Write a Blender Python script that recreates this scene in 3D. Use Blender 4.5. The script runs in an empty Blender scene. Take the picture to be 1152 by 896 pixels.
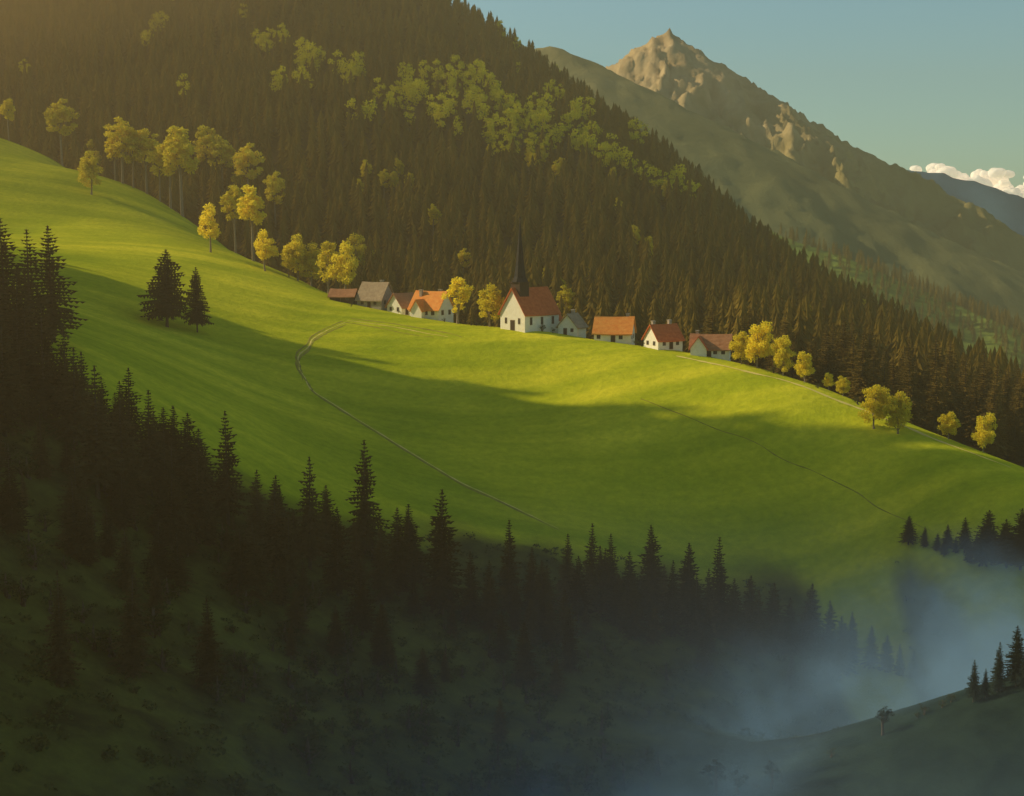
import bpy, math, random
import numpy as np
from mathutils import Vector, Matrix
from mathutils.bvhtree import BVHTree
random.seed(7); rng=np.random.default_rng(7)
scene=bpy.context.scene
K=0.000625; PITCH=math.atan(188*K)
SUN_EL=math.radians(30); SUN_AZ=math.radians(-74)   # azimuth from +Y toward +X
Ldir=Vector((math.sin(SUN_AZ)*math.cos(SUN_EL),math.cos(SUN_AZ)*math.cos(SUN_EL),math.sin(SUN_EL)))
def ray(px,py):
    a=(px-576)*K; b=(448-py)*K; c,s=math.cos(PITCH),math.sin(PITCH)
    return np.array([a, c+b*s, -s+b*c])
def W(px,py,d):
    r=ray(px,py); return r*(d/r[1])
def link(o): scene.collection.objects.link(o); return o
# ---------------- noise
def _h(ix,iy,seed):
    n=(ix.astype(np.int64)*374761393+iy.astype(np.int64)*668265263+seed*1442695041)&0x7fffffff
    n=((n^(n>>13))*1274126177)&0x7fffffff
    n=n^(n>>16)
    return (n&0xffffff)/float(0xffffff)*2-1
def vnoise(x,y,seed=0):
    ix=np.floor(x); iy=np.floor(y); fx=x-ix; fy=y-iy
    u=fx*fx*fx*(fx*(fx*6-15)+10); v=fy*fy*fy*(fy*(fy*6-15)+10)
    a=_h(ix,iy,seed);b=_h(ix+1,iy,seed);c=_h(ix,iy+1,seed);d=_h(ix+1,iy+1,seed)
    return (a*(1-u)+b*u)*(1-v)+(c*(1-u)+d*u)*v
def fbm(x,y,o=5,seed=0,g=0.5):
    s=0;a=1;t=0
    for i in range(o):
        s=s+a*vnoise(x*2**i+i*17.3,y*2**i-i*9.1,seed+i); t+=a; a*=g
    return s/t
def ridged(x,y,o=6,seed=0,g=0.5):
    s=0;a=1;t=0
    for i in range(o):
        n=1-np.abs(vnoise(x*2**i+i*13.7,y*2**i+i*5.3,seed+i)); s=s+a*n*n; t+=a; a*=g
    return s/t
def sstep(t): t=np.clip(t,0,1); return t*t*(3-2*t)
# ---------------- materials
def newmat(name):
    m=bpy.data.materials.new(name); m.use_nodes=True
    nt=m.node_tree; nt.nodes.clear()
    out=nt.nodes.new('ShaderNodeOutputMaterial')
    return m,nt,out
def noise_col(nt,scale,stops,coord='Object',detail=6,rough=0.6,vec_scale=None):
    tc=nt.nodes.new('ShaderNodeTexCoord'); n=nt.nodes.new('ShaderNodeTexNoise')
    n.inputs['Scale'].default_value=scale; n.inputs['Detail'].default_value=detail; n.inputs['Roughness'].default_value=rough
    src=tc.outputs[coord]
    if vec_scale:
        mp=nt.nodes.new('ShaderNodeMapping'); mp.inputs['Scale'].default_value=vec_scale
        nt.links.new(src,mp.inputs[0]); src=mp.outputs[0]
    nt.links.new(src,n.inputs['Vector'])
    r=nt.nodes.new('ShaderNodeValToRGB'); e=r.color_ramp.elements
    while len(e)>1: e.remove(e[-1])
    e[0].position=stops[0][0]; e[0].color=(*stops[0][1],1)
    for p,c in stops[1:]:
        q=e.new(p); q.color=(*c,1)
    nt.links.new(n.outputs['Fac'],r.inputs['Fac'])
    return r.outputs['Color'],n
def mixc(nt,fac,a,b,mode='MIX'):
    m=nt.nodes.new('ShaderNodeMix'); m.data_type='RGBA'; m.blend_type=mode
    for s,v in ((0,fac),(6,a),(7,b)):
        if isinstance(v,(int,float)): m.inputs[s].default_value=v
        elif isinstance(v,tuple): m.inputs[s].default_value=(*v,1)
        else: nt.links.new(v,m.inputs[s])
    return m.outputs[2]
def simple(name,c0,c1,scale=3,rough=0.85,bump=0.3,coord='Object',vec_scale=None,rand=0.0):
    m,nt,out=newmat(name)
    col,n=noise_col(nt,scale,[(0.3,c0),(0.7,c1)],coord,vec_scale=vec_scale)
    if rand:
        oi=nt.nodes.new('ShaderNodeObjectInfo'); mr=nt.nodes.new('ShaderNodeMapRange')
        mr.inputs[3].default_value=1-rand; mr.inputs[4].default_value=1+rand
        nt.links.new(oi.outputs['Random'],mr.inputs[0])
        cc=nt.nodes.new('ShaderNodeVectorMath'); cc.operation='SCALE'
        nt.links.new(col,cc.inputs[0]); nt.links.new(mr.outputs[0],cc.inputs[3]); col=cc.outputs[0]
    p=nt.nodes.new('ShaderNodeBsdfPrincipled'); p.inputs['Roughness'].default_value=rough
    p.inputs['Specular IOR Level'].default_value=0.2
    nt.links.new(col,p.inputs['Base Color'])
    if bump:
        b=nt.nodes.new('ShaderNodeBump'); b.inputs['Strength'].default_value=bump; b.inputs['Distance'].default_value=0.05
        nt.links.new(n.outputs['Fac'],b.inputs['Height']); nt.links.new(b.outputs[0],p.inputs['Normal'])
    nt.links.new(p.outputs[0],out.inputs[0]); return m
def leafmat(name,c0,c1,scale,trans=0.35,rand=0.25,coord='Object'):
    m,nt,out=newmat(name)
    col,n=noise_col(nt,scale,[(0.3,c0),(0.7,c1)],coord)
    oi=nt.nodes.new('ShaderNodeObjectInfo'); mr=nt.nodes.new('ShaderNodeMapRange')
    mr.inputs[3].default_value=1-rand; mr.inputs[4].default_value=1+rand
    nt.links.new(oi.outputs['Random'],mr.inputs[0])
    cc=nt.nodes.new('ShaderNodeVectorMath'); cc.operation='SCALE'
    nt.links.new(col,cc.inputs[0]); nt.links.new(mr.outputs[0],cc.inputs[3])
    d=nt.nodes.new('ShaderNodeBsdfDiffuse'); t=nt.nodes.new('ShaderNodeBsdfTranslucent'); x=nt.nodes.new('ShaderNodeMixShader')
    x.inputs[0].default_value=trans
    nt.links.new(cc.outputs[0],d.inputs[0]); nt.links.new(cc.outputs[0],t.inputs[0])
    nt.links.new(d.outputs[0],x.inputs[1]); nt.links.new(t.outputs[0],x.inputs[2]); nt.links.new(x.outputs[0],out.inputs[0])
    return m
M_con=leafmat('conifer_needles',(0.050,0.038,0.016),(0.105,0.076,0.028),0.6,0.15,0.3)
M_con_shade=leafmat('knoll_shade_needles',(0.012,0.020,0.015),(0.030,0.045,0.030),0.6,0.1,0.2)  # darkened needle copy: shade on the knoll put into the colour
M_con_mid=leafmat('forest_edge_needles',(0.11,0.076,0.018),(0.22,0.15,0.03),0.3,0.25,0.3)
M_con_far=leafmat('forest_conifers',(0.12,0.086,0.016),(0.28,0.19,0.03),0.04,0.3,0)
M_dec=leafmat('golden_leaves',(0.66,0.56,0.03),(0.92,0.76,0.06),0.8,0.5,0.18)
M_dec_far=leafmat('forest_leaves',(0.54,0.52,0.02),(0.92,0.82,0.035),0.05,0.45,0)
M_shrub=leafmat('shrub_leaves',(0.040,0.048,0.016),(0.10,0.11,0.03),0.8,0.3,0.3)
M_bark=simple('bark',(0.05,0.035,0.022),(0.12,0.085,0.055),6,vec_scale=(4,4,0.5))
M_birch=simple('pale_bark',(0.16,0.12,0.07),(0.34,0.27,0.17),6,vec_scale=(3,3,0.8))
M_plaster=simple('lime_plaster',(0.82,0.74,0.56),(0.94,0.87,0.70),1.2,rand=0.04)
M_stone=simple('fieldstone',(0.26,0.22,0.16),(0.48,0.41,0.32),3.5,bump=0.8)
def roofmat(name,c0,c1):
    m,nt,out=newmat(name)
    col,n=noise_col(nt,1.3,[(0.3,c0),(0.7,c1)])
    tc=nt.nodes.new('ShaderNodeTexCoord'); w=nt.nodes.new('ShaderNodeTexWave'); w.bands_direction='Z'
    w.inputs['Scale'].default_value=1.1; w.inputs['Distortion'].default_value=1.2
    nt.links.new(tc.outputs['Object'],w.inputs['Vector'])
    col2=mixc(nt,0.25,col,w.outputs['Color'],'MULTIPLY')
    p=nt.nodes.new('ShaderNodeBsdfPrincipled'); p.inputs['Roughness'].default_value=0.8; p.inputs['Specular IOR Level'].default_value=0.2
    b=nt.nodes.new('ShaderNodeBump'); b.inputs['Strength'].default_value=0.6; b.inputs['Distance'].default_value=0.08
    nt.links.new(w.outputs['Fac'],b.inputs['Height']); nt.links.new(b.outputs[0],p.inputs['Normal'])
    nt.links.new(col2,p.inputs['Base Color']); nt.links.new(p.outputs[0],out.inputs[0]); return m
M_orange=roofmat('orange_tiles',(0.84,0.25,0.04),(0.95,0.40,0.08))
M_red=roofmat('red_tiles',(0.62,0.12,0.03),(0.80,0.21,0.06))
M_brown=roofmat('brown_shingles',(0.38,0.15,0.06),(0.54,0.25,0.11))
M_grey=roofmat('grey_shingles',(0.32,0.22,0.13),(0.50,0.37,0.22))
M_slate=roofmat('dark_slate',(0.020,0.018,0.018),(0.045,0.038,0.032))
M_wood=simple('dark_wood',(0.04,0.025,0.016),(0.09,0.055,0.03),3,vec_scale=(1,1,6))
M_glass=simple('window_glass',(0.02,0.025,0.03),(0.05,0.055,0.06),2,rough=0.2,bump=0)
M_frame=simple('window_frame',(0.20,0.14,0.08),(0.28,0.2,0.12),4,bump=0)
M_metal=simple('iron',(0.02,0.02,0.02),(0.05,0.05,0.05),4,bump=0)
M_path=simple('worn_earth',(0.56,0.48,0.10),(0.78,0.62,0.18),0.4)
M_rut=simple('dark_turf_rut',(0.18,0.17,0.015),(0.36,0.32,0.03),0.4)
M_floor=simple('forest_floor',(0.06,0.042,0.012),(0.12,0.08,0.022),0.05)
def meadow():
    m,nt,out=newmat('meadow_grass')
    a,_=noise_col(nt,0.022,[(0.33,(0.48,0.52,0.022)),(0.5,(0.66,0.63,0.028)),(0.68,(0.92,0.79,0.045))],detail=8)
    b,nb=noise_col(nt,0.6,[(0.3,(0.66,0.71,0.6)),(0.7,(1.0,1.0,1.0))],detail=8,rough=0.7)
    c=mixc(nt,1.0,a,b,'MULTIPLY')
    tc=nt.nodes.new('ShaderNodeTexCoord'); mp=nt.nodes.new('ShaderNodeMapping'); mp.inputs['Scale'].default_value=(0.012,0.14,0.05); mp.inputs['Rotation'].default_value=(0,0,0.55)
    n2=nt.nodes.new('ShaderNodeTexNoise'); n2.inputs['Scale'].default_value=1; n2.inputs['Detail'].default_value=5
    nt.links.new(tc.outputs['Object'],mp.inputs[0]); nt.links.new(mp.outputs[0],n2.inputs['Vector'])
    r2=nt.nodes.new('ShaderNodeValToRGB'); r2.color_ramp.elements[0].position=0.35; r2.color_ramp.elements[0].color=(0.66,0.76,0.60,1); r2.color_ramp.elements[1].position=0.65
    nt.links.new(n2.outputs['Fac'],r2.inputs[0])
    c=mixc(nt,1.0,c,r2.outputs[0],'MULTIPLY')
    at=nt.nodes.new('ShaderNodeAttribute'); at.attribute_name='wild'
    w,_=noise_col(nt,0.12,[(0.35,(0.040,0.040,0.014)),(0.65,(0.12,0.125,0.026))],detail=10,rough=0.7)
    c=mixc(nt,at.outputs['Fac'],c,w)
    a2=nt.nodes.new('ShaderNodeAttribute'); a2.attribute_name='knoll_shade'
    w2,_=noise_col(nt,0.25,[(0.35,(0.008,0.018,0.013)),(0.65,(0.022,0.040,0.026))],detail=8)  # shade over the lower right knoll, put into the ground colour
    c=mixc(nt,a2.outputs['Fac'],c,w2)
    d=nt.nodes.new('ShaderNodeBsdfDiffuse'); d.inputs['Roughness'].default_value=0.3
    bp=nt.nodes.new('ShaderNodeBump'); bp.inputs['Strength'].default_value=0.5; bp.inputs['Distance'].default_value=0.6
    nt.links.new(nb.outputs['Fac'],bp.inputs['Height']); nt.links.new(bp.outputs[0],d.inputs['Normal'])
    nt.links.new(c,d.inputs[0]); nt.links.new(d.outputs[0],out.inputs[0]); return m
M_meadow=meadow()
def mountmat(name,rockA,rockB,grassA,grassB,lo,hi,scale):
    m,nt,out=newmat(name)
    r,nr=noise_col(nt,scale,[(0.3,rockA),(0.7,rockB)],detail=12,rough=0.7)
    g,_=noise_col(nt,scale*0.5,[(0.35,grassA),(0.65,grassB)],detail=12,rough=0.65)
    geo=nt.nodes.new('ShaderNodeNewGeometry'); sx=nt.nodes.new('ShaderNodeSeparateXYZ'); nt.links.new(geo.outputs['Position'],sx.inputs[0])
    ad=nt.nodes.new('ShaderNodeMath'); ad.operation='MULTIPLY_ADD'; nt.links.new(nr.outputs['Fac'],ad.inputs[0]); ad.inputs[1].default_value=(hi-lo)*1.2; nt.links.new(sx.outputs[2],ad.inputs[2])
    mr=nt.nodes.new('ShaderNodeMapRange'); mr.inputs[1].default_value=lo+(hi-lo)*0.6; mr.inputs[2].default_value=hi+(hi-lo)*0.6
    nt.links.new(ad.outputs[0],mr.inputs[0])
    c=mixc(nt,mr.outputs[0],g,r)
    d=nt.nodes.new('ShaderNodeBsdfDiffuse'); nt.links.new(c,d.inputs[0])
    bp=nt.nodes.new('ShaderNodeBump'); bp.inputs['Strength'].default_value=0.8; bp.inputs['Distance'].default_value=14
    nt.links.new(nr.outputs['Fac'],bp.inputs['Height']); nt.links.new(bp.outputs[0],d.inputs['Normal'])
    nt.links.new(d.outputs[0],out.inputs[0]); return m
# ---------------- terrain
def tps(P):
    P=np.array(P,float); n=len(P); X=P[:,:2]/100
    def phi(r2): return 0.5*r2*np.log(r2+1e-9)
    r2=((X[:,None]-X[None])**2).sum(-1)
    A=np.zeros((n+3,n+3)); A[:n,:n]=phi(r2)+np.eye(n)*0.02
    A[:n,n]=1;A[:n,n+1:]=X;A[n,:n]=1;A[n+1:,:n]=X.T
    w=np.linalg.solve(A,np.r_[P[:,2],0,0,0])
    def f(x,y):
        sh=x.shape; q=np.c_[x.ravel(),y.ravel()]/100
        res=np.empty(len(q))
        for i in range(0,len(q),20000):
            s=q[i:i+20000]; r=((s[:,None]-X[None])**2).sum(-1)
            res[i:i+20000]=phi(r)@w[:n]+w[n]+s@w[n+1:]
        return res.reshape(sh)
    return f
def fastmesh(name,V,F,mat):
    me=bpy.data.meshes.new(name); V=np.asarray(V,np.float32); F=np.asarray(F,np.int32)
    me.vertices.add(len(V)); me.vertices.foreach_set('co',V.ravel())
    k=F.shape[1]; me.loops.add(F.size); me.loops.foreach_set('vertex_index',F.ravel())
    me.polygons.add(len(F)); me.polygons.foreach_set('loop_start',np.arange(0,F.size,k,dtype=np.int32))
    me.update(calc_edges=True); me.materials.append(mat); me.validate(); return me
def gridmesh(name,xs,ys,Z,mat,smooth=True):
    X,Y=np.meshgrid(xs,ys); nx,ny=len(xs),len(ys)
    V=np.stack([X,Y,Z],-1).reshape(-1,3)
    i=np.arange(ny-1)[:,None]*nx+np.arange(nx-1)[None]
    F=np.stack([i,i+1,i+nx+1,i+nx],-1).reshape(-1,4)
    me=fastmesh(name,V,F,mat); 
    if smooth: me.polygons.foreach_set('use_smooth',np.ones(len(F),bool))
    o=link(bpy.data.objects.new(name,me)); return o,V,F
def project(x,y,z):
    c,s=math.cos(PITCH),math.sin(PITCH)
    f=y*c-z*s; u=y*s+z*c
    return 576+x/f/K, 448-u/f/K
RIDGE=[(-120,110,640),(0,157,600),(60,180,580),(110,200,560),(180,228,525),(230,262,490),(290,296,455),(340,317,425),(400,341,393),(480,357,366),(600,371,338),(690,384,320),(750,393,309),(820,406,297),(900,427,284),(960,450,273),(1000,466,266),(1060,489,256),(1100,505,249),(1152,525,240),(1260,575,225)]
FIX=[]
for t in [(75,305,345),(0,262,430),(0,420,200),(0,600,150),(0,896,105),(150,400,258),(340,362,350),(300,450,280),(420,430,308),(500,560,250),(640,600,240),(600,450,303),(620,520,272),
          (800,470,285),(800,560,262),(800,640,240),(1000,560,252),(950,500,270),(1000,640,232),(1152,600,226),(1152,660,218),
          (200,620,180),(400,640,205),(600,680,212),(800,710,218),(300,896,125),(600,896,145),(200,750,145),(450,780,165),(700,800,180),(900,750,222)]:
    FIX.append(tuple(W(*t)))
FIX+= [(45,190,-71),(70,196,-75),(100,200,-77),(140,205,-77)]
for t in [(1260,715,150),(1152,762,150),(1070,790,150),(1000,822,150),(930,855,150),(860,890,150)]: FIX.append(tuple(W(*t)))
FIX+= [(20,120,-64),(60,110,-60),(100,110,-50),(0,40,-58),(100,40,-50),(-80,40,-40),(60,130,-58)]
FIX+= [(-150,110,-12),(-150,200,-8),(-220,120,0),(-225,260,5),(-210,400,8),(-300,150,10),(-300,400,20),(-300,560,40)]
FIX+= [(160,150,-45),(220,150,-40),(220,230,-60),(260,330,-70),(-100,150,-16)]
adj=[0.0]*len(RIDGE)
for it in range(6):
    P=list(FIX)
    for (px,py,d),a in zip(RIDGE,adj): P.append(tuple(W(px,py+a,d)))
    for px,py,d in RIDGE:
        p=W(px,py,d); P.append((p[0]*1.12,p[1]+50,p[2]-6-(0 if px<300 else 5)))
        P.append((p[0]*1.3,p[1]+110,p[2]-20))
    near=tps(P); err=[]
    for i,(px,py,d) in enumerate(RIDGE):
        yy=np.linspace(d-60,d+28,60); r=ray(px,py); xx=yy*r[0]/r[1]; zz=near(xx,yy); _,q=project(xx,yy,zz); e=q.min()-py; err.append(e); adj[i]-=e*.8
print('ridge err',[round(e,1) for e in err])
def knoll(x,y):  # unseen hill added left of view, shaped to cast shade over the meadow
    side=sstep((-x-(0.375*y+6))/62)
    amp=np.interp(y,[60,120,200,240,270,292,326,342,358,377,393],[22,28,40,54,78,128,130,108,84,30,0])
    return side*amp
xs=np.arange(-420,300.1,2.0); ys=np.arange(10,740.1,2.0)
X,Y=np.meshgrid(xs,ys)
Z=near(X,Y)
wild_line=[(-400,470),(0,400),(100,455),(200,525),(300,585),(400,605),(500,645),(600,655),(700,660),(800,690),(900,715),(1000,742),(1100,790),(1400,760)]
wl=[W(a,b,d) for (a,b),d in zip(wild_line,[215,200,205,210,215,225,232,236,240,240,240,238,160,160])]
wlx=np.array([p[0] for p in wl]); wly=np.array([p[1] for p in wl])
o=np.argsort(wlx)
def edgey(x): return np.interp(x,wlx[o],wly[o])
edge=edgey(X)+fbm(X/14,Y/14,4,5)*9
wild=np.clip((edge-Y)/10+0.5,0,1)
caster=knoll(X,Y); wild=np.maximum(wild,np.clip(caster/8,0,1))
knoll_shade=sstep((X-5)/30)*sstep((178-Y)/20)  # mask for the painted shade on the lower right knoll
Z=Z+caster+fbm(X/55,Y/55,4,1)*1.0*(1-knoll_shade*.7)+wild*(1-knoll_shade*.85)*fbm(X/11,Y/11,4,2)*1.8
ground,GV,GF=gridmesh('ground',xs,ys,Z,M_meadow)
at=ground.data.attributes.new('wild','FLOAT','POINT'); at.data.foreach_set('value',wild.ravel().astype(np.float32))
at=ground.data.attributes.new('knoll_shade','FLOAT','POINT'); at.data.foreach_set('value',knoll_shade.ravel().astype(np.float32))
ground['kind']='structure'
CR=[(-250,-480,1400),(0,-330,1300),(200,-200,1200),(350,-90,1080),(520,34,960),(600,86,900),(680,145,840),(740,190,790),(790,220,745),(850,275,695),(950,352,610),(1060,420,560),(1152,476,520),(1300,560,470)]
H=[]
for px,py,d in RIDGE:
    p=W(px,py,d); H.append((p[0],p[1]+8,p[2]-14)); H.append((p[0]*1.08,p[1]+48,p[2]-1 if px<300 else p[2]-8))
for t in CR:
    p=W(*t); H.append(tuple(p)); H.append((p[0]*1.1+30,p[1]*1.12,p[2]-45)); H.append((p[0]*1.2+90,p[1]*1.3,p[2]-170))
H+= [(-500,800,130),(-500,1050,280),(-360,740,85)]
for t in [(100,70,780),(300,150,640),(300,40,830),(500,180,640),(650,260,560),(800,330,500)]: H.append(tuple(W(*t)))
hillf=tps(H)
hx=np.arange(-560,520,6.0); hy=np.arange(250,1600,6.0)
HX,HY=np.meshgrid(hx,hy); HZ=hillf(HX,HY)+fbm(HX/90,HY/90,5,11)*9*np.clip((HY-500)/250,0,1)
nz=near(HX,HY); 
rp=np.array([W(*r) for r in RIDGE]); ry=np.interp(HX,rp[:,0],rp[:,1])
HZ=np.where(HY<ry+14,np.minimum(HZ,nz-6),HZ)
hill,HV,HF=gridmesh('forest_hill',hx,hy,HZ,M_floor); hill['kind']='structure'
bvh=BVHTree.FromPolygons([tuple(v) for v in np.vstack([GV,HV])],[tuple(f) for f in np.vstack([GF,HF+len(GV)])])
bvg=BVHTree.FromPolygons([tuple(v) for v in GV],[tuple(f) for f in GF])
RPX=[r[0] for r in RIDGE]; RPD=[r[2] for r in RIDGE]
def hit0(px,py,b):
    r=Vector(ray(px,py)).normalized(); l,n,i,d=b.ray_cast(Vector((0,0,0)),r,5000)
    return l
def hit(px,py,b=None):
    b=b or bvh
    l=hit0(px,py,b)
    lim=np.interp(px,RPX,RPD)+30
    if b is bvg or (l is not None and l.y<lim+60):
        k=0
        while (l is None or l.y>lim) and k<30:
            k+=1; l=hit0(px,py+k*.7,bvg)
    return l
def down(x,y,b=bvh):
    l,n,i,d=b.ray_cast(Vector((x,y,2000)),Vector((0,0,-1)),5000)
    return l
def mountain(name,crest,slope,mat,step,amp,seed,nscale,front,back,base=-300,gain=.55,jag=0,jagamp=.25,rise=1.2,smooth=True):
    C=np.array([W(*c) for c in crest])
    x0,x1=C[:,0].min(),C[:,0].max(); y0=C[:,1].min()-front; y1=C[:,1].max()+back
    gx=np.arange(x0,x1+step,step); gy=np.arange(y0,y1,step*1.3)
    A,B=np.meshgrid(gx,gy); z=np.full(A.shape,-1e9); dist=np.full(A.shape,1e9)
    for i in range(len(C)-1):
        a,b=C[i],C[i+1]; ab=b[:2]-a[:2]; L2=(ab**2).sum()
        t=np.clip(((A-a[0])*ab[0]+(B-a[1])*ab[1])/L2,0,1)
        dx=A-(a[0]+t*ab[0]); dy=B-(a[1]+t*ab[1]); dd=np.hypot(dx,dy)
        zz=a[2]+t*(b[2]-a[2])-slope*dd
        z=np.maximum(z,zz); dist=np.minimum(dist,dd)
    wx=fbm(A/nscale,B/nscale,3,seed+40)*.5
    rd=ridged(A/nscale+seed+wx,B/nscale*0.55+A/nscale*0.35+wx,7,seed,gain)-0.62
    z=z+rd*amp*np.clip(dist/(nscale*rise),0.0,1.0)
    if jag: z=z+(ridged(A/jag/2,B/jag/3,5,seed+9,.6)-.6)*jag*jagamp*2
    z=np.maximum(z,base)
    o,_,_=gridmesh(name,gx,gy,z,mat,smooth); o['kind']='structure'; return o
M_peak=mountmat('peak_rock',(0.32,0.22,0.11),(0.60,0.44,0.24),(0.22,0.18,0.065),(0.34,0.27,0.10),120,380,0.008)
M_mid=mountmat('mountain_turf',(0.25,0.20,0.09),(0.35,0.29,0.14),(0.15,0.15,0.06),(0.23,0.22,0.085),120,420,0.006)
M_blue=mountmat('distant_haze_blue',(0.05,0.11,0.17),(0.10,0.18,0.26),(0.04,0.10,0.15),(0.08,0.16,0.21),120,420,0.004)  # blue of distant haze put into the rock and turf colours
M_low=mountmat('valley_side',(0.20,0.28,0.03),(0.36,0.44,0.05),(0.10,0.15,0.04),(0.26,0.32,0.05),-100,100,0.01)
mountain('mountain_peak',[(560,190,3600),(640,110,3600),(685,76,3600),(698,72,3590),(712,60,3580),(722,55,3570),(730,44,3560),(740,39,3550),(748,31,3550),(755,43,3550),(770,54,3540),(778,66,3540),(796,76,3540),(814,88,3540),(822,79,3530),(832,98,3520),(875,110,3500),(920,136,3450),(1000,180,3400),(1080,220,3300),(1152,268,3200),(1300,340,3100)],0.66,M_peak,7,130,6,170,1000,260,jag=20,jagamp=.72,rise=1.1,smooth=False,gain=.62)
mountain('mountain_shoulder',[(480,60,2500),(560,35,2450),(600,52,2400),(622,50,2400),(660,66,2380),(700,94,2350),(760,122,2300),(830,160,2250),(900,205,2200),(980,262,2150),(1060,322,2100),(1152,370,2000),(1300,420,1950)],0.50,M_mid,11,70,5,300,900,300,jag=14,jagamp=.3,rise=.9)
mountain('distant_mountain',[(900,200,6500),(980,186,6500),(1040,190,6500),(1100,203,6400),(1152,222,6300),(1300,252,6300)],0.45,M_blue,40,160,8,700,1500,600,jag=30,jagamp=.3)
mountain('valley_hill',[(820,240,1500),(900,272,1450),(940,284,1420),(1000,312,1380),(1060,337,1350),(1110,357,1300),(1152,380,1280),(1300,442,1250)],0.42,M_low,8,40,12,260,500,300,jag=6)
far=gridmesh('valley_floor',np.linspace(-14000,14000,60),np.linspace(-200,20000,60),np.full((60,60),-305.0),M_low)[0]; far['kind']='structure'

# ---------------- vegetation meshes
def rot_z(a): c,s=math.cos(a),math.sin(a); return np.array([[c,-s,0],[s,c,0],[0,0,1]])
def tube(pts,rad,n=6):
    V=[];F=[]
    for (p,r) in zip(pts,rad):
        for k in range(n):
            a=2*math.pi*k/n; V.append((p[0]+r*math.cos(a),p[1]+r*math.sin(a),p[2]))
    for i in range(len(pts)-1):
        for k in range(n):
            a=i*n+k;b=i*n+(k+1)%n; F.append((a,b,b+n,a+n))
    return V,F
def join(parts):
    V=[];F=[];o=0
    for v,f in parts:
        V+=list(v); F+=[tuple(i+o for i in q) for q in f]; o+=len(v)
    return V,F
def conifer(seed,H=20.0,R=3.6,levels=30,start=0.10,mat=None,ww=1.0):
    r=random.Random(seed); T=[]
    lean=(r.uniform(-.3,.3),r.uniform(-.3,.3))
    for i in range(levels):
        t=start+(0.985-start)*(i/(levels-1))**0.95
        z=t*H; env=R*((1-t)/(1-start))**0.85*(0.80 if t<start+.1 else 1)+0.15
        nb=max(4,int(9*(1-t)+4))
        off=r.random()*6
        sideb=r.uniform(0,6.28)
        for b in range(nb):
            a=off+b*6.283/nb+r.uniform(-.3,.3)
            Lb=env*r.uniform(0.55,1.15)*(1+0.15*math.cos(a-sideb))
            if r.random()<0.08: Lb*=0.4
            d=np.array([math.cos(a),math.sin(a),0]); s=np.array([-d[1],d[0],0])
            seg=max(2,int(Lb/0.55)); 
            rise=r.uniform(0.02,0.25)*(t)*1.2; droop=r.uniform(0.25,0.5)*(1.1-t)
            base=np.array([lean[0]*t,lean[1]*t,z])
            for k in range(seg):
                u0=k/seg;u1=(k+1.25)/seg
                def pt(u): return base+d*Lb*u+np.array([0,0,Lb*(rise*u-droop*u*u+ (0.1*u**3))])
                p0=pt(u0);p1=pt(u1)
                w=(0.46*(1-u0*0.65)*min(1,Lb/1.6)+0.12)*ww
                for sg in (-1,1):
                    q=p1+s*sg*w*r.uniform(.8,1.4)-np.array([0,0,r.uniform(.05,.35)*w])
                    T.append((p0,p1,q))
                q=(p0+p1)/2-np.array([0,0,w*r.uniform(.8,1.5)])+s*r.uniform(-.2,.2)
                T.append((p0,p1,q))
    top=np.array([lean[0],lean[1],H]); 
    for a in range(4):
        d=np.array([math.cos(a*1.57),math.sin(a*1.57),0])
        T.append((top,top-np.array([0,0,1.0])+d*.22,top-np.array([0,0,1.0])-d*.1))
    V=np.array(T).reshape(-1,3); F=np.arange(len(V)).reshape(-1,3)
    cm=fastmesh('conifer_crown',V,F,mat or M_con)
    tv,tf=tube([(0,0,-1.5),(0,0,0.3),(lean[0]*.5,lean[1]*.5,H*.5),(lean[0],lean[1],H*.97)],[.42,.30,.17,.03],7)
    tm=fastmesh('conifer_trunk',tv,tf,M_bark)
    return tm,cm
def leafcloud(r,clumps,nper,size,flat=0.8):
    out=[]
    for c,rad in clumps:
        m=int(nper*(rad**2)); 
        p=r.normal(size=(m,3)); p/=np.linalg.norm(p,axis=1)[:,None]+1e-9
        p*= (r.random((m,1))**0.35)*rad*(0.85+0.3*r.random((m,1))); p[:,2]*=flat
        p+=c
        a=r.normal(size=(m,3)); a/=np.linalg.norm(a,axis=1)[:,None]
        b=np.cross(a,r.normal(size=(m,3))); b/=np.linalg.norm(b,axis=1)[:,None]+1e-9
        s=size*(0.6+0.8*r.random((m,1)))
        out.append(np.stack([p-a*s,p+b*s*.6,p+a*s,p-b*s*.6],1))
    return np.concatenate(out).reshape(-1,3)
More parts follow.
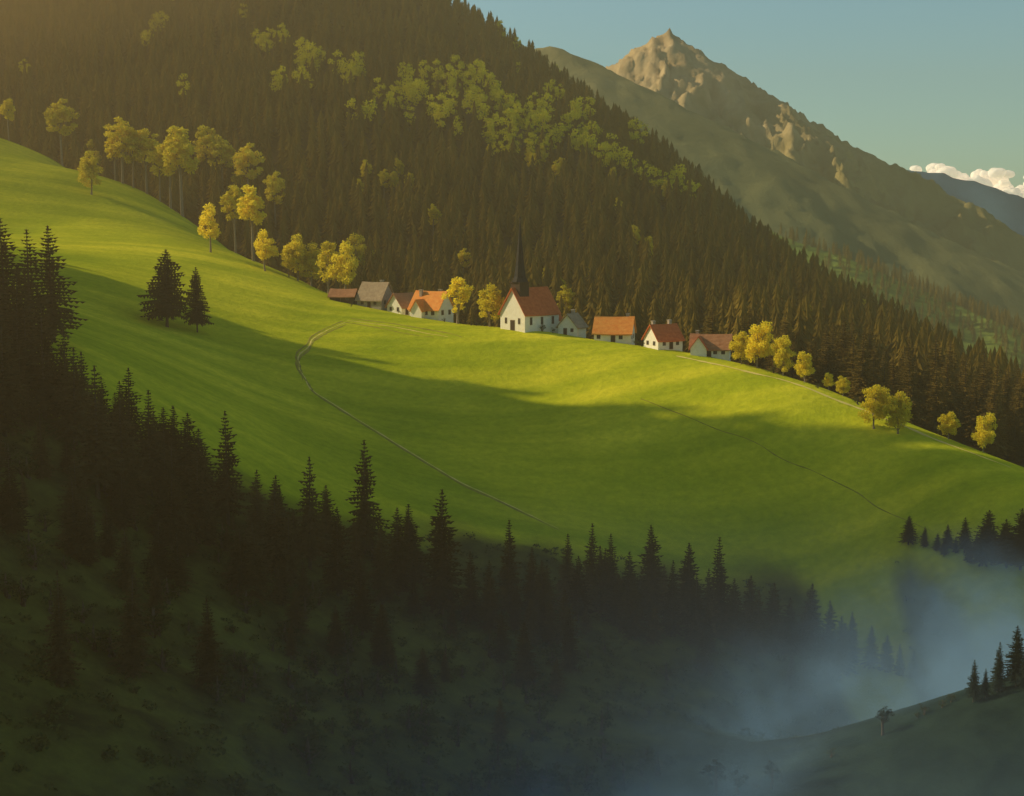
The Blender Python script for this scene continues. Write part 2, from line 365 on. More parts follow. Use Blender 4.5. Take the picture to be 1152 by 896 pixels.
def broadleaf(seed,H=10.0,cw=3.2,cb=0.25,nclump=34,mat=None,bark=None,nper=75,size=0.2):
    r=np.random.default_rng(seed)
    cz=H*(cb+1)/2; ch=H*(1-cb)/2
    cl=[]
    for i in range(nclump):
        v=r.normal(size=3); v/=np.linalg.norm(v); q=r.random()**0.4
        wz=v[2]*q
        prof=cw*(1.0-0.25*max(0,wz)) 
        c=np.array([v[0]*q*prof*0.75+0.25*r.normal(),v[1]*q*prof*0.75+0.25*r.normal(),cz+wz*ch*0.85])
        cl.append((c,r.uniform(0.6,1.15)*cw/3.2))
    V=leafcloud(r,cl,nper,size); cm=fastmesh('leaf_crown',V,np.arange(len(V)).reshape(-1,4),mat or M_dec)
    parts=[tube([(0,0,-1),(0,0,.2),(.1,.05,H*cb),(.15,-.05,H*.6),(.1,0,H*.88)],[.34,.24,.18,.1,.03],6)]
    for i in range(9):
        c=cl[i][0]; z0=H*r.uniform(cb*.9,.6)
        if c[2]<z0: z0=max(H*cb*.7,c[2]-1)
        parts.append(tube([(.1,0,z0),((c[0])*.5,(c[1])*.5,(z0+c[2])/2-.1),tuple(c)],[.10,.06,.02],5))
    tv,tf=join(parts); tm=fastmesh('leaf_trunk',tv,tf,bark or M_birch)
    return tm,cm
SPEC=[(3.7,34,.08),(3.2,32,.05),(4.2,34,.1),(3.4,28,.14),(2.8,34,.06),(4.0,30,.07)]
CON=[conifer(i,20,R,lv,st) for i,(R,lv,st) in enumerate(SPEC)]
CONM=[];CONB=[]
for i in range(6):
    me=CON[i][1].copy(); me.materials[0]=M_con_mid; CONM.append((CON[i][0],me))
    me=CON[i][1].copy(); me.materials[0]=M_con_shade; CONB.append((CON[i][0],me))
SCRAG=[conifer(50+i,20,5.6,26,.18,ww=1.9) for i in range(2)]
DEC=[broadleaf(100,10,3.4,.12,40,nper=120),broadleaf(101,10,3.0,.15,36,nper=120),broadleaf(102,10,3.7,.12,44,nper=120),broadleaf(103,10,2.7,.12,32,nper=120)]
LOWB=[broadleaf(140+i,10,3.7,.03,46,nper=120) for i in range(3)]
TALL=[broadleaf(110+i,16,3.2,.42,34,size=.28,nper=90) for i in range(3)]
SHR=[broadleaf(120+i,3,1.7,.05,14,mat=M_shrub,bark=M_bark,nper=90,size=.13) for i in range(3)]
KNT=[broadleaf(130+i,5,1.6,.38,22,mat=M_con_shade,bark=M_bark,nper=130,size=.13) for i in range(2)]
def plant(kind,proto,loc,s,label,cat,group,sxy=1.0):
    tm,cm=proto
    e=bpy.data.objects.new(kind,None); link(e); e.empty_display_size=0.5
    e.location=loc; e.rotation_euler=(0,0,random.uniform(0,6.28)); e.scale=(s*sxy,s*sxy,s)
    t=link(bpy.data.objects.new('trunk',tm)); t.parent=e
    c=link(bpy.data.objects.new('crown',cm)); c.parent=e
    e['label']=label; e['category']=cat; e['group']=group
    return e
def height_px(l,py_top):
    px,_=project(*l); r=ray(px,py_top); t=l.y/r[1]; return r[2]*t-l.z
LC='dark conifer standing in the shaded forest edge below the meadow'
def con(px,pt,pb,proto=None,label=LC,group='conifers along the lower forest edge',sxy=None,b=bvg):
    l=hit(px,pb,b)
    if l is None: return
    h=height_px(l,pt); pr=proto or random.choice(CON)
    plant('conifer_tree',pr,l,h/20,label,'tree',group,sxy or random.uniform(1.05,1.45))
con(188,280,368,SCRAG[0],'dark broad conifer standing alone on the shaded meadow','conifers on the meadow',1.4)
con(222,300,374,SCRAG[1],'slim dark conifer beside a broader one on the shaded meadow','conifers on the meadow',.85)
for a in [(410,494,625),(497,550,690),(573,584,690),(257,461,590),(349,513,640),(168,438,555),(733,590,690),(808,604,715),(775,610,705),(688,600,690),(664,588,690),(637,600,685),(448,570,670),(290,528,620),(842,647,722),(868,655,735),(888,672,738),(910,656,740),(932,675,742),(958,688,746),(980,703,752),(997,714,756),(1012,724,760),(1028,730,764),
          (110,410,560),(140,450,570),(195,495,600),(222,503,610),(310,540,650),(325,575,660),(380,570,670),(430,590,680),(530,620,700),(550,630,700),(598,615,695),(615,635,700),(650,625,700),(708,620,700),(755,630,715),(825,650,725)]: con(*a)
for a in [(8,244,390),(35,257,390),(60,253,385),(20,300,430),(85,390,500),(-12,250,400),(50,340,470),(5,360,490),(75,370,480)]: con(*a,sxy=1.45)
cnt=0
while cnt<145:
    px=random.uniform(-60,960)
    yb=np.interp(px,[p[0] for p in wild_line],[p[1] for p in wild_line])
    q=random.random()**1.4
    pb=yb+20+q*190
    if pb>850: continue
    if px>650 and q>.3: continue
    l=hit(px,pb,bvg)
    if l is None or l.y<112: continue
    h=random.uniform(4.5,12)*(1.1 if px<250 else 1)*(1-.4*q)
    if px<140: h*=1.1
    plant('conifer_tree',random.choice(CON),l,h/20,LC,'tree','conifers along the lower forest edge',random.uniform(1.2,1.75)); cnt+=1
for a in [(235,672,780),(150,640,760),(70,640,770)]: con(*a)
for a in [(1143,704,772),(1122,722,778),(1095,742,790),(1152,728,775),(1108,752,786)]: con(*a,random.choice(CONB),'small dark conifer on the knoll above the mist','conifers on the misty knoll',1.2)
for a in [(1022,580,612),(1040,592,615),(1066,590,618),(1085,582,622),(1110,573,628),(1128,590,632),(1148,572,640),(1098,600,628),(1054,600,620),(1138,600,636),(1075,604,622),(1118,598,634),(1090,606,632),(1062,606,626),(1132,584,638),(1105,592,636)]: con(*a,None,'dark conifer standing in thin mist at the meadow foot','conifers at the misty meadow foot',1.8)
LG='golden green broadleaf tree on the sunlit meadow edge'
def dec(px,pt,pb,protos=DEC,base=10,label=LG,group='broadleaf trees around the village',sxy=1.0,b=bvh,wpx=None):
    l=hit(px,pb,b)
    if l is None: return
    h=height_px(l,pt)
    plant('broadleaf_tree',random.choice(protos),l,h/base,label,'tree',group,sxy*random.uniform(.9,1.1))
for a in [(103,168,219),(237,226,284),(298,257,305),(335,262,316),(350,272,318),(325,275,312),(370,265,320),(402,261,322),(388,270,322)]: dec(*a)
for a in [(285,203,275),(265,207,268),(10,110,158),(-8,115,158),(70,108,172),(138,129,206),(165,140,214),(180,160,218),(205,136,228),(235,140,222),(150,148,208),(222,170,232),(280,158,235),(250,150,225),(310,190,260),(192,150,220),(295,215,270),(130,150,200)]: dec(*a,TALL,16,'tall golden broadleaf tree with bare lower trunk at the forest edge','tall broadleaf trees at the forest edge',1.25)
for a in [(515,306,356),(551,318,360)]: dec(*a,label='round golden broadleaf tree between the village houses',b=bvg,sxy=1.15)
for a in [(834,370,407),(852,358,410),(881,375,420),(905,393,424),(932,418,439),(948,421,443),(983,430,482),(1010,437,488),(1067,460,492),(1106,462,500)]: dec(*a,LOWB,label='bushy golden broadleaf tree beside the ridge path',group='broadleaf trees along the ridge path',b=bvg)
for a in [(993,794,827),(805,856,898),(830,864,898),(868,856,888)]: dec(*a,KNT,5,label='small dark round tree on the misty knoll',group='small trees on the misty knoll',b=bvg,sxy=1.2)
def shrub(px,pb,h,label='low dark green shrub in the rough undergrowth',group='shrubs in the undergrowth',b=bvg):
    l=hit(px,pb,b)
    if l is None: return
    plant('shrub',random.choice(SHR),l,h/3,label,'shrub',group,random.uniform(1,1.5))
for i in range(190):
    px=random.uniform(0,760); yb=np.interp(px,[p[0] for p in wild_line],[p[1] for p in wild_line])
    shrub(px,min(890,yb+random.uniform(10,280)),random.uniform(1.2,3.6))
for px,pb in [(545,363),(536,361),(530,358),(622,372),(664,380),(715,388),(722,390),(500,360),(838,408),(824,407),(395,345),(450,352),(610,373),(870,420),(920,437),(965,455),(550,364)]:
    shrub(px,pb,random.uniform(1.1,2.0),'small green bush beside the village houses','bushes around the village')
for px,pb in [(935,852),(878,880),(1040,804),(1060,796),(1070,790),(850,888),(1032,808)]:
    shrub(px,pb,random.uniform(.7,1.3),'small dark bush on the misty knoll','bushes on the misty knoll')
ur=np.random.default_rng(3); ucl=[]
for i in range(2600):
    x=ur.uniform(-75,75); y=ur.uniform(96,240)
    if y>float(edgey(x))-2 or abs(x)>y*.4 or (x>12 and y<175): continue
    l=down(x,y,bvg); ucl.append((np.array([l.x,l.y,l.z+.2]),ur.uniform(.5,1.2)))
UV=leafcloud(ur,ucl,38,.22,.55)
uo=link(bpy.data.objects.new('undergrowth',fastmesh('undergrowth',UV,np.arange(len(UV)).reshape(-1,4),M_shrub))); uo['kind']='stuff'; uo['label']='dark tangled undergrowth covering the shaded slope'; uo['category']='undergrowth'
# ---------------- background forest
def scatter(area_x,area_y,sp):
    gx=np.arange(*area_x,sp); gy=np.arange(*area_y,sp)
    A,B=np.meshgrid(gx,gy); A=A+rng.uniform(-.48,.48,A.shape)*sp; B=B+rng.uniform(-.48,.48,B.shape)*sp
    return np.c_[A.ravel(),B.ravel()]
zones=[]
for px,py,rad in [(330,105,22),(300,60,20),(350,75,20),(395,95,20),(440,125,28),(480,110,26),(520,120,28),(560,135,28),(600,150,28),(640,165,30),(500,150,25),(560,170,25),(690,195,26),(730,215,22),(610,190,25),(420,215,22),(450,210,15),(655,140,18),(770,225,18),(540,105,18)]:
    l=hit0(px,py+12,bvh)
    if l: zones.append((l.x,l.y,rad*K*l.y*1.0))
cpts=[];dpts=[]
for x,y in scatter((-560,500),(300,1400),6.6):
    ryy=np.interp(x,rp[:,0],rp[:,1])
    if y<ryy+(22 if x<-40 else 40): continue
    l=down(x,y)
    if l is None: continue
    px,py=project(*l)
    if px<-80 or px>1290 or py<-60: continue
    if py>700: continue
    dz=min(((x-a)**2+((y-b)*.55)**2)/(r*r) for a,b,r in zones)
    nd=float(vnoise(np.array([x/22]),np.array([y/22]),44)[0])
    if (dz<1 and random.random()<.6) or (nd>.70 and random.random()<.25): dpts.append((l.x,l.y,l.z))
    else: cpts.append((l.x,l.y,l.z))
caster_pts=[]  # unseen trees added on the left caster hill to fray its shadow
for x,y in scatter((-290,-60),(60,400),8):
    if knoll(np.array(x),np.array(y))<14: continue
    l=down(x,y,bvg)
    if l: caster_pts.append((l.x,l.y,l.z))
cpts.sort(key=lambda p:p[1]); dpts.sort(key=lambda p:p[1])
near_c=[p for p in cpts if -20<project(*p)[0]<1170][:75]; s_near=set(near_c)
for p in near_c:
    plant('conifer_tree',random.choice(CONM),p,random.uniform(.62,.95),'tall dark conifer in the forest behind the village','tree','conifers in the forest behind the village',random.uniform(1.1,1.4))
rest=[p for p in cpts if p not in s_near]+caster_pts
def conlod(seed):
    r=np.random.default_rng(seed); T=[]; n=7; L=9
    for i in range(L):
        t=0.08+i*0.9/L; z=t*17; R=3.9*(1-t)**.72+.25; zt=z+17*.9/L*1.6
        ph=r.random()*6
        for k in range(n):
            a=ph+k*6.283/n+r.uniform(-.2,.2); b=a+6.283/n*.9
            ra=R*r.uniform(.7,1.25)
            c=(a+b)/2
            T.append([(0,0,zt),(ra*.62*math.cos(a),ra*.62*math.sin(a),z+.4),(ra*math.cos(c),ra*math.sin(c),z-r.uniform(.2,.9))])
            T.append([(0,0,zt),(ra*math.cos(c),ra*math.sin(c),z-.5),(ra*.62*math.cos(b),ra*.62*math.sin(b),z+.4)])
    T.append([(.12,0,-1),(-.12,0,-1),(0,0,10)]);T.append([(0,.12,-1),(0,-.12,-1),(0,0,10)])
    return np.array(T)
def stuff(name,protos,pts,smin,smax,wmin,wmax,mat,label):
    out=[]
    for p in pts:
        T=protos[random.randrange(len(protos))]
        s=random.uniform(smin,smax); w=s*random.uniform(wmin,wmax); 
        R=rot_z(random.uniform(0,6.28))
        q=T.reshape(-1,3)@R.T*np.array([w,w,s])+np.array(p); out.append(q)
    V=np.concatenate(out); k=protos[0].shape[1]
    me=fastmesh(name,V,np.arange(len(V)).reshape(-1,k),mat); o=link(bpy.data.objects.new(name,me)); o['kind']='stuff'; o['label']=label; o['category']='forest'
    return o
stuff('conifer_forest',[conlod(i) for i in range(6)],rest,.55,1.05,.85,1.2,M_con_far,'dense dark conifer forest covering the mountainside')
def declod(seed,H=14.,cw=3.4):
    r=np.random.default_rng(seed); cl=[]
    for i in range(15):
        v=r.normal(size=3); v/=np.linalg.norm(v); cl.append((np.array([v[0]*cw*.65,v[1]*cw*.65,H*.68+v[2]*H*.22]),r.uniform(.8,1.4)))
    return leafcloud(r,cl,22,.34).reshape(-1,4,3)
near_d=[p for p in dpts if -20<project(*p)[0]<1170][:40]; sd=set(near_d)
for p in near_d:
    plant('broadleaf_tree',random.choice(TALL),p,random.uniform(.7,.95),'tall green broadleaf tree among the mountainside conifers','tree','broadleaf trees in the mountain forest',1.1)
stuff('broadleaf_forest',[declod(i) for i in range(6)],[p for p in dpts if p not in sd],1.0,1.6,.8,1.05,M_dec_far,'yellow green broadleaf trees in groves on the mountainside')
vp=[]
vh=bpy.data.objects['valley_hill']; bv=BVHTree.FromPolygons([v.co for v in vh.data.vertices],[tuple(p.vertices) for p in vh.data.polygons])
for x,y in scatter((250,900),(900,1500),11):
    l=down(x,y,bv)
    if l is None: continue
    if float(fbm(np.array([x/120]),np.array([y/120]),3,77)[0])>-.04: continue
    vp.append((l.x,l.y,l.z))
stuff('valley_forest',[conlod(9)[::2] for i in range(2)],vp,.6,1.0,.9,1.2,M_con_far,'distant conifer wood on the valley side')
print('trees',len(cpts),len(dpts),len(vp),len(caster_pts))
# ---------------- paths
def path(name,pix,width,mat,b=bvg):
    pts=[]
    for (a,c) in zip(pix[:-1],pix[1:]):
        n=max(2,int(math.hypot(c[0]-a[0],c[1]-a[1])/6))
        for i in range(n):
            t=i/n; l=hit(a[0]+(c[0]-a[0])*t,a[1]+(c[1]-a[1])*t,b)
            if l: pts.append(Vector((l.x,l.y,0)))
    for _ in range(3):
        pts=[pts[0]]+[(pts[i-1]+pts[i]*2+pts[i+1])/4 for i in range(1,len(pts)-1)]+[pts[-1]]
    dense=[]
    for a,c in zip(pts[:-1],pts[1:]):
        L=(c-a).length
        if L>25: continue
        n=max(1,int(L/1.0))
        for i in range(n): dense.append(a.lerp(c,i/n))
    V=[];F=[]
    for i,p in enumerate(dense):
        q=dense[min(i+1,len(dense)-1)]-dense[max(i-1,0)]; q.normalize(); nrm=Vector((-q.y,q.x,0))
        w=width*(0.5+0.9*random.random())*min(1,(len(dense)-i)/12+.15); p=p+nrm*0.5*float(vnoise(np.array([i/7.]),np.array([5.]),3)[0])
        for s in (-.5,0,.5):
            e=p+nrm*w*s; l=down(e.x,e.y,b); V.append((e.x,e.y,l.z+(0.08 if s==0 else 0.04)))
    for i in range(len(dense)-1):
        for k in (0,1):
            a=i*3+k; F.append((a,a+1,a+4,a+3))
    o=link(bpy.data.objects.new(name,fastmesh(name,V,F,mat))); o['kind']='structure'
loop=[(387,363),(362,374),(342,392),(331,412),(350,438),(400,470),(455,505),(520,545),(580,572),(640,600)]
path('footpath',loop,.36,M_path)
path('wheel_rut',[(x+1,y+2.4) for x,y in loop],.6,M_rut)
path('wheel_rut',[(x-3,y-1.5) for x,y in loop[:5]],.5,M_rut)
path('farm_track',[(387,363),(420,368),(455,375),(500,382)],.7,M_rut)
path('farm_track',[(395,359),(440,364),(490,372),(530,383)],.7,M_rut)
path('farm_track',[(390,361),(430,366),(472,373),(515,383)],.4,M_path)
path('ridge_path',[(760,401),(820,413),(870,425),(920,441),(965,460),(1000,474),(1050,493),(1100,512),(1150,531)],.8,M_path)
path('footpath',[(720,450),(790,475),(860,505),(930,540),(1000,575),(1060,602)],.2,M_rut)
# ---------------- buildings
def box(x0,x1,y0,y1,z0,z1):
    V=[(x0,y0,z0),(x1,y0,z0),(x1,y1,z0),(x0,y1,z0),(x0,y0,z1),(x1,y0,z1),(x1,y1,z1),(x0,y1,z1)]
    F=[(0,3,2,1),(4,5,6,7),(0,1,5,4),(1,2,6,5),(2,3,7,6),(3,0,4,7)]
    return V,F
def mk(name,vf,mats,parent=None,loc=(0,0,0),rz=0,midx=None):
    me=bpy.data.meshes.new(name); me.from_pydata([tuple(v) for v in vf[0]],[],vf[1]); me.update()
    for m in (mats if isinstance(mats,list) else [mats]): me.materials.append(m)
    if midx: 
        for p,i in zip(me.polygons,midx): p.material_index=i
    o=link(bpy.data.objects.new(name,me)); o.location=loc; o.rotation_euler=(0,0,rz)
    if parent: o.parent=parent
    return o
def gabled(L,Wd,hw,hr,zb=-2.5):
    l,w=L/2,Wd/2
    V=[(-l,-w,zb),(l,-w,zb),(l,w,zb),(-l,w,zb),(-l,-w,hw),(l,-w,hw),(l,w,hw),(-l,w,hw),(-l,0,hw+hr),(l,0,hw+hr)]
    F=[(0,1,5,4),(2,3,7,6),(0,4,8,7,3),(1,2,6,9,5),(4,5,9,8),(6,7,8,9),(0,3,2,1)]
    return V,F
def roofslab(L,Wd,hw,hr,ov=.45,th=.22,sag=0.0):
    l=L/2+ov; w=Wd/2; sl=hr/w; y=w+ov; z=hw-ov*sl; g=.03
    pr=[(-y,z+g),(0,hw+hr+g),(y,z+g),(y,z+g+th),(0,hw+hr+g+th*1.25),(-y,z+g+th)]
    V=[];F=[];xsn=[-l,-l/2,0,l/2,l]
    for i,x in enumerate(xsn):
        for a,b in pr: V.append((x,a,b-(sag*(1-(x/l)**2))))
    for i in range(4):
        for k in range(6):
            a=i*6+k;b=i*6+(k+1)%6; F.append((a,b,b+6,a+6))
    F.append((0,1,4,5));F.append((1,2,3,4)); e=24; F.append((e+5,e+4,e+1,e));F.append((e+4,e+3,e+2,e+1))
    return V,F
def opening(name,parent,side,pos,z,w,h,L,Wd,mat_in):
    fr=.10
    parts=[box(-w/2-fr,w/2+fr,-.06,.04,-fr,0),box(-w/2-fr,w/2+fr,-.06,.04,h,h+fr),box(-w/2-fr,-w/2,-.06,.04,0,h),box(w/2,w/2+fr,-.06,.04,0,h),box(-w/2,w/2,-.02,.03,0,h)]
    if name=='window':
        parts+= [box(-.03,.03,-.05,-.022,0,h)]
    mi=[0]*24+[1]*6+([0]*6 if name=='window' else [])
    vf=join(parts)
    loc={'S':(pos,-Wd/2,z),'N':(pos,Wd/2,z),'W':(-L/2,pos,z),'E':(L/2,pos,z)}[side]
    rz={'S':0,'N':math.pi,'W':-math.pi/2,'E':math.pi/2}[side]
    return mk(name,vf,[M_frame,mat_in],parent,loc,rz,mi)
def house(name,px,pb,rotdeg,L,Wd,hw,hr,rm,wm,label,cat,wins,doors=(),chim=(),sag=.12,sc=1.0):
    l=hit(px,pb,bvg); d=down(l.x,l.y+Wd*.35,bvg)
    e=link(bpy.data.objects.new(name,None)); e.location=(d.x,d.y,l.z*.5+d.z*.5+.1); e.rotation_euler=(0,0,math.radians(rotdeg)); e.scale=(sc,sc,sc)
    e['label']=label; e['category']=cat
    mk('wall',gabled(L,Wd,hw,hr),wm,e)
    rf=mk('roof',roofslab(L,Wd,hw,hr,sag=sag),rm,e)
    for s,p,z,w,h in wins: opening('window',e,s,p,z,w,h,L,Wd,M_glass)
    for s,p,w,h in doors: opening('door',e,s,p,0,w,h,L,Wd,M_wood)
    for cx,cy in chim:
        zt=hw+hr*(1-abs(cy)/(Wd/2))
        c=join([box(cx-.35,cx+.35,cy-.35,cy+.35,zt-.8,zt+1.3),box(cx-.45,cx+.45,cy-.45,cy+.45,zt+1.3,zt+1.5)])
        mk('chimney',c,M_stone,rf)
    return e
ch=house('church',596,371,44,11.2,8.2,4.0,5.6,M_red,M_plaster,'white plastered village church with dark red roof and slender spire','church',
  [('W',-2.2,1.6,.5,1.2),('W',2.2,1.6,.5,1.2),('S',-3.6,1.4,.6,1.6),('S',0,1.4,.6,1.6),('S',3.6,1.4,.6,1.6)],[('W',0,1.3,2.3)],sag=.05,sc=1.02)
tw=link(bpy.data.objects.new('steeple',None)); tw.parent=ch; tw.location=(-3.2,0,8.9)
mk('tower',join([box(-1.5,1.5,-1.5,1.5,-1.8,2.0),box(-1.7,1.7,-1.7,1.7,2.0,2.25)]),M_wood,tw)
V=[];F=[]
rings=[(2.1,2.26),(1.45,3.5),(1.05,6.4),(.65,10.4),(.10,16.2)]
for r_,z_ in rings:
    for k in range(8): a=math.pi/8+k*math.pi/4; V.append((r_*math.cos(a),r_*math.sin(a),z_))
for i in range(4):
    for k in range(8): a=i*8+k;b=i*8+(k+1)%8; F.append((a,b,b+8,a+8))
F.append(tuple(range(7,-1,-1)))
mk('spire',(V,F),M_slate,tw)
mk('cross',join([box(-.07,.07,-.07,.07,16.0,17.4),box(-.07,.07,-.40,-.07,16.8,16.93),box(-.07,.07,.07,.40,16.8,16.93)]),M_metal,tw)
mk('porch',gabled(3,3,2.0,1.6),M_plaster,ch,(6.6,-1.5,0)); mk('porch_roof',roofslab(3,3,2.0,1.6,.25,.15),M_red,ch,(6.7,-1.5,0))
house('barn',386,340,-8,6.5,5,1.4,1.7,M_brown,M_wood,'low dark wooden barn with brown shingle roof','barn',[('S',1.5,.5,.6,.6)],[('S',-1,1.4,1.2)])
house('house',422,341,-28,7.2,6.2,2.4,3.9,M_grey,M_stone,'stone farmhouse with steep grey brown shingle roof','house',[('E',-1.4,1.1,.7,.9),('E',1.4,1.1,.7,.9),('S',-2,1,.7,.9),('S',1.8,1,.7,.9)],[('S',0,.9,1.9)],[(1.5,.6)],sc=1.05)
house('house',453,351,50,6.6,5.4,2.1,3.2,M_brown,M_plaster,'white cottage with brown shingle roof','house',[('W',-1.3,1.0,.6,.8),('W',1.3,1.0,.6,.8),('S',1.4,.9,.7,.8)],[('S',-1.4,.9,1.7)],[])
hh=house('house',485,357,-32,8.6,6.4,2.6,3.9,M_orange,M_plaster,'white farmhouse with bright orange tiled roof and chimneys','house',[('S',2.6,1.1,.8,1),('S',.6,1.1,.8,1),('E',-1.5,1.1,.8,1),('E',1.5,1.1,.8,1)],[('S',-3.2,.9,1.9)],[(-2.5,-.8),(2.2,.7)],sc=1.05)
mk('gable_wing',gabled(3.6,3.2,2.2,2.4),M_plaster,hh,(-1.2,-3.0,0),math.pi/2)
mk('gable_roof',roofslab(3.6,3.2,2.2,2.4,.3,.16),M_orange,hh,(-1.2,-3.05,0),math.pi/2)
house('cottage',644,371,60,4.8,5.0,2.2,2.8,M_grey,M_plaster,'small white gabled cottage with grey brown roof beside the church','cottage',[('W',-1.2,1.0,.6,.7)],[('W',.6,.8,1.7)],[(1.2,.4)])
house('house',692,384,-14,8.6,6.2,2.3,3.4,M_orange,M_plaster,'long white cottage with orange tiled roof','house',[('S',-3.2,.9,.7,.8),('S',2,.9,.7,.8),('E',-1.2,.9,.7,.8),('E',1.2,.9,.7,.8)],[('S',.2,.9,1.8)],[(3.0,.5)])
house('house',747,393,30,7.0,5.8,2.2,3.2,M_red,M_plaster,'white cottage with red tiled roof and chimney','house',[('W',-1.3,.9,.7,.8),('W',1.3,.9,.7,.8),('S',-1.8,.9,.7,.8),('S',2,.9,.7,.8)],[('S',.2,.9,1.8)],[(-2.6,.4),(2.0,.3)],sc=.96)
hh=house('house',801,402,-12,8.8,5.8,2.0,2.9,M_brown,M_plaster,'brown roofed farmhouse with front gable and chimney','house',[('S',1.2,.8,.7,.8),('S',3.0,.8,.7,.8),('E',0,.9,.7,.8)],[('S',-.2,.9,1.6)],[(-3.2,.5)],sc=.96)
mk('gable_wing',gabled(4,3.6,2.1,2.5),M_plaster,hh,(-2.5,-2.6,0),math.pi/2)
mk('gable_roof',roofslab(4,3.6,2.1,2.5,.35,.18),M_red,hh,(-2.5,-2.65,0),math.pi/2)
# ---------------- cloud
def cloud():
    r=random.Random(4); vv=[];ff=[];o=0
    import bmesh
    for i in range(110):
        u=r.random(); px=1008+u*240; top=np.interp(px,[1005,1030,1060,1085,1115,1140,1200,1240],[190,181,183,194,186,191,200,215])
        rad=r.uniform(4,11); py=top+rad+r.random()**1.3*32
        c=W(px,py,9500+r.uniform(-250,250)); R=rad*K*9500
        bm=bmesh.new(); bmesh.ops.create_icosphere(bm,subdivisions=4,radius=R)
        V=np.array([v.co[:] for v in bm.verts]); F=[tuple(v.index for v in f.verts) for f in bm.faces]; bm.free()
        V=V*np.array([1.25,1,.85]); n=fbm(V[:,0]/38+i,V[:,2]/38+V[:,1]/45,4,i,.45)*.28
        V=V*(1+n)[:,None]+c
        vv.append(V); ff.append(np.array(F)+o); o+=len(V)
    m,nt,out=newmat('cloud_white'); d=nt.nodes.new('ShaderNodeBsdfDiffuse'); d.inputs[0].default_value=(.97,.92,.84,1)
    t=nt.nodes.new('ShaderNodeBsdfTranslucent'); t.inputs[0].default_value=(.97,.92,.84,1); x=nt.nodes.new('ShaderNodeMixShader'); x.inputs[0].default_value=.5
    nt.links.new(d.outputs[0],x.inputs[1]);nt.links.new(t.outputs[0],x.inputs[2])
    em=nt.nodes.new('ShaderNodeEmission'); em.inputs[0].default_value=(1,.90,.74,1); em.inputs[1].default_value=.26  # faint warm glow added to stand in for sunlight scattered inside the cloud
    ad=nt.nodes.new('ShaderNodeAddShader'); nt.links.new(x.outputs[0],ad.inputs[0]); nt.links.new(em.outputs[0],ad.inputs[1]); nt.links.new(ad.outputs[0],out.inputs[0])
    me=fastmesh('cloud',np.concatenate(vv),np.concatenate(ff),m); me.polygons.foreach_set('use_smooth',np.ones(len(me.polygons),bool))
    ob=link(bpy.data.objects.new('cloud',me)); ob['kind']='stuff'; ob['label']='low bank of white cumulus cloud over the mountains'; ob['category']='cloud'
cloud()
# ---------------- air: haze and valley mist (scatter + absorption, so the air has a real colour)
def medium(nt,out,col,dens,g):
    v=nt.nodes.new('ShaderNodeVolumeScatter'); v.inputs['Color'].default_value=(*col,1); v.inputs['Anisotropy'].default_value=g
    a=nt.nodes.new('ShaderNodeVolumeAbsorption'); a.inputs['Color'].default_value=(*col,1)
    for n in (v,a):
        if isinstance(dens,(int,float)): n.inputs['Density'].default_value=dens
        else: nt.links.new(dens,n.inputs['Density'])
    ad=nt.nodes.new('ShaderNodeAddShader'); nt.links.new(v.outputs[0],ad.inputs[0]); nt.links.new(a.outputs[0],ad.inputs[1])
    nt.links.new(ad.outputs[0],out.inputs['Volume'])
def volobj(name,V,F,build,label):
    me=bpy.data.meshes.new(name); me.from_pydata([tuple(v) for v in V],[],[tuple(f) for f in F])
    m,nt,out=newmat(name); build(nt,out); me.materials.append(m)
    o=link(bpy.data.objects.new(name,me)); o['kind']='stuff'; o['label']=label; o['category']='mist'; return o,m
volobj('haze',*box(-380,1700,-60,1300,-304,140),lambda nt,out: medium(nt,out,(1.0,.76,.40),.00044,.5),'thin golden haze filling the mountain air')
def ellipsoid(c,r):
    import bmesh
    bm=bmesh.new(); bmesh.ops.create_icosphere(bm,subdivisions=5,radius=1)
    V=[(c[0]+v.co.x*r[0],c[1]+v.co.y*r[1],c[2]+v.co.z*r[2]) for v in bm.verts]; F=[tuple(v.index for v in f.verts) for f in bm.faces]; bm.free(); return V,F
volobj('golden_haze',*ellipsoid((-370,850,300),(330,350,255)),lambda nt,out: medium(nt,out,(1.0,.64,.22),.0026,.5),'amber haze glowing over the forest')
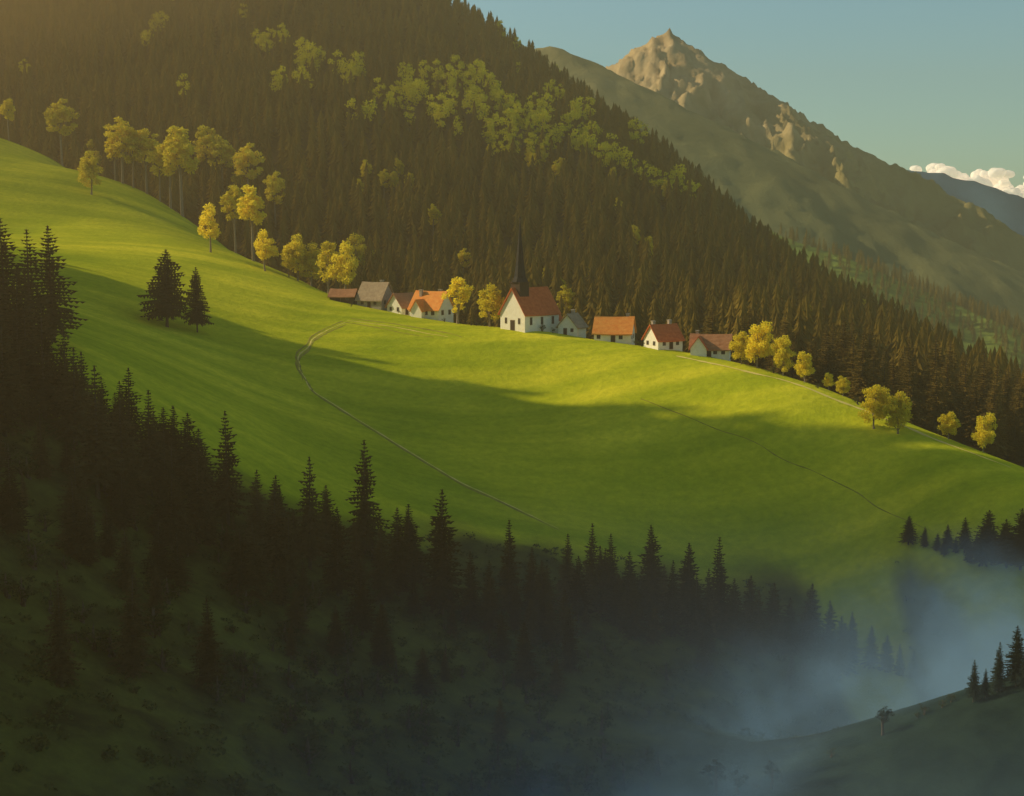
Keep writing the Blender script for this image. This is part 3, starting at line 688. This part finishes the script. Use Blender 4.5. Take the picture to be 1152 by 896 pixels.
def mist(nt,out):
    tc=nt.nodes.new('ShaderNodeTexCoord'); n=nt.nodes.new('ShaderNodeTexNoise'); n.inputs['Scale'].default_value=.055; n.inputs['Detail'].default_value=3; n.inputs['Roughness'].default_value=.6
    nt.links.new(tc.outputs['Object'],n.inputs['Vector'])
    sx=nt.nodes.new('ShaderNodeSeparateXYZ'); nt.links.new(tc.outputs['Object'],sx.inputs[0])
    def mr(s,a,b,c,d):
        q=nt.nodes.new('ShaderNodeMapRange'); q.interpolation_type='SMOOTHSTEP'; q.inputs[1].default_value=a;q.inputs[2].default_value=b;q.inputs[3].default_value=c;q.inputs[4].default_value=d
        nt.links.new(s,q.inputs[0]); return q.outputs[0]
    def op(o,a,b):
        q=nt.nodes.new('ShaderNodeMath'); q.operation=o
        for i,v in enumerate((a,b)):
            if isinstance(v,(int,float)): q.inputs[i].default_value=v
            else: nt.links.new(v,q.inputs[i])
        return q.outputs[0]
    f=mr(n.outputs['Fac'],.44,.58,0.03,1)
    zz=op('SUBTRACT',sx.outputs[2],op('MULTIPLY',op('SUBTRACT',sx.outputs[0],60.0),0.12))
    z=mr(zz,-72,-46,1,0)
    u=op('SUBTRACT',sx.outputs[0],op('MULTIPLY',op('SUBTRACT',sx.outputs[1],130.0),0.9))
    sub=op('MINIMUM',op('MULTIPLY',op('MAXIMUM',op('SUBTRACT',sx.outputs[0],4.0),0.0),1.4),44.0)
    x=mr(u,-32,14,0,1); y=mr(op('SUBTRACT',sx.outputs[1],sub),100,122,0,1)
    d=op('MULTIPLY',op('MULTIPLY',op('MULTIPLY',op('MULTIPLY',f,z),x),y),.40)
    lo=op('MULTIPLY',mr(sx.outputs[2],-60,-38,.010,0),mr(sx.outputs[1],95,170,1,.25))
    d=op('ADD',d,lo)
    medium(nt,out,(.42,.72,.995),d,0)
o,m=volobj('mist',*box(-90,200,96,250,-80,-36),mist,'blue valley mist lying between the slopes')
try: m.cycles.volume_step_rate=6
except Exception as ex: print(ex)
# ---------------- sun, sky, camera
sd_=bpy.data.lights.new('sun','SUN'); sd_.energy=5; sd_.angle=math.radians(.5); sd_.color=(1,.83,.54)
so=link(bpy.data.objects.new('sun',sd_)); so.rotation_euler=(-Ldir).to_track_quat('-Z','Y').to_euler()
w=bpy.data.worlds.new('World'); scene.world=w; w.use_nodes=True; nt=w.node_tree
bg=nt.nodes['Background']; sky=nt.nodes.new('ShaderNodeTexSky'); sky.sky_type='NISHITA'; sky.sun_disc=False
sky.sun_elevation=SUN_EL; sky.sun_rotation=SUN_AZ; sky.air_density=1.0; sky.dust_density=0.6; sky.ozone_density=1.3
tint=mixc(nt,1.0,sky.outputs[0],(0.88,1.14,1.02),'MULTIPLY')
nt.links.new(tint,bg.inputs[0]); bg.inputs[1].default_value=.105
cd=bpy.data.cameras.new('camera'); cam=link(bpy.data.objects.new('camera',cd)); cd.lens=50; cd.sensor_width=36; cd.clip_end=40000; cd.clip_start=.5
cam.rotation_euler=(math.radians(90)-PITCH,0,0); scene.camera=cam
scene.view_settings.view_transform='Standard'; scene.view_settings.look='None'; scene.view_settings.exposure=0
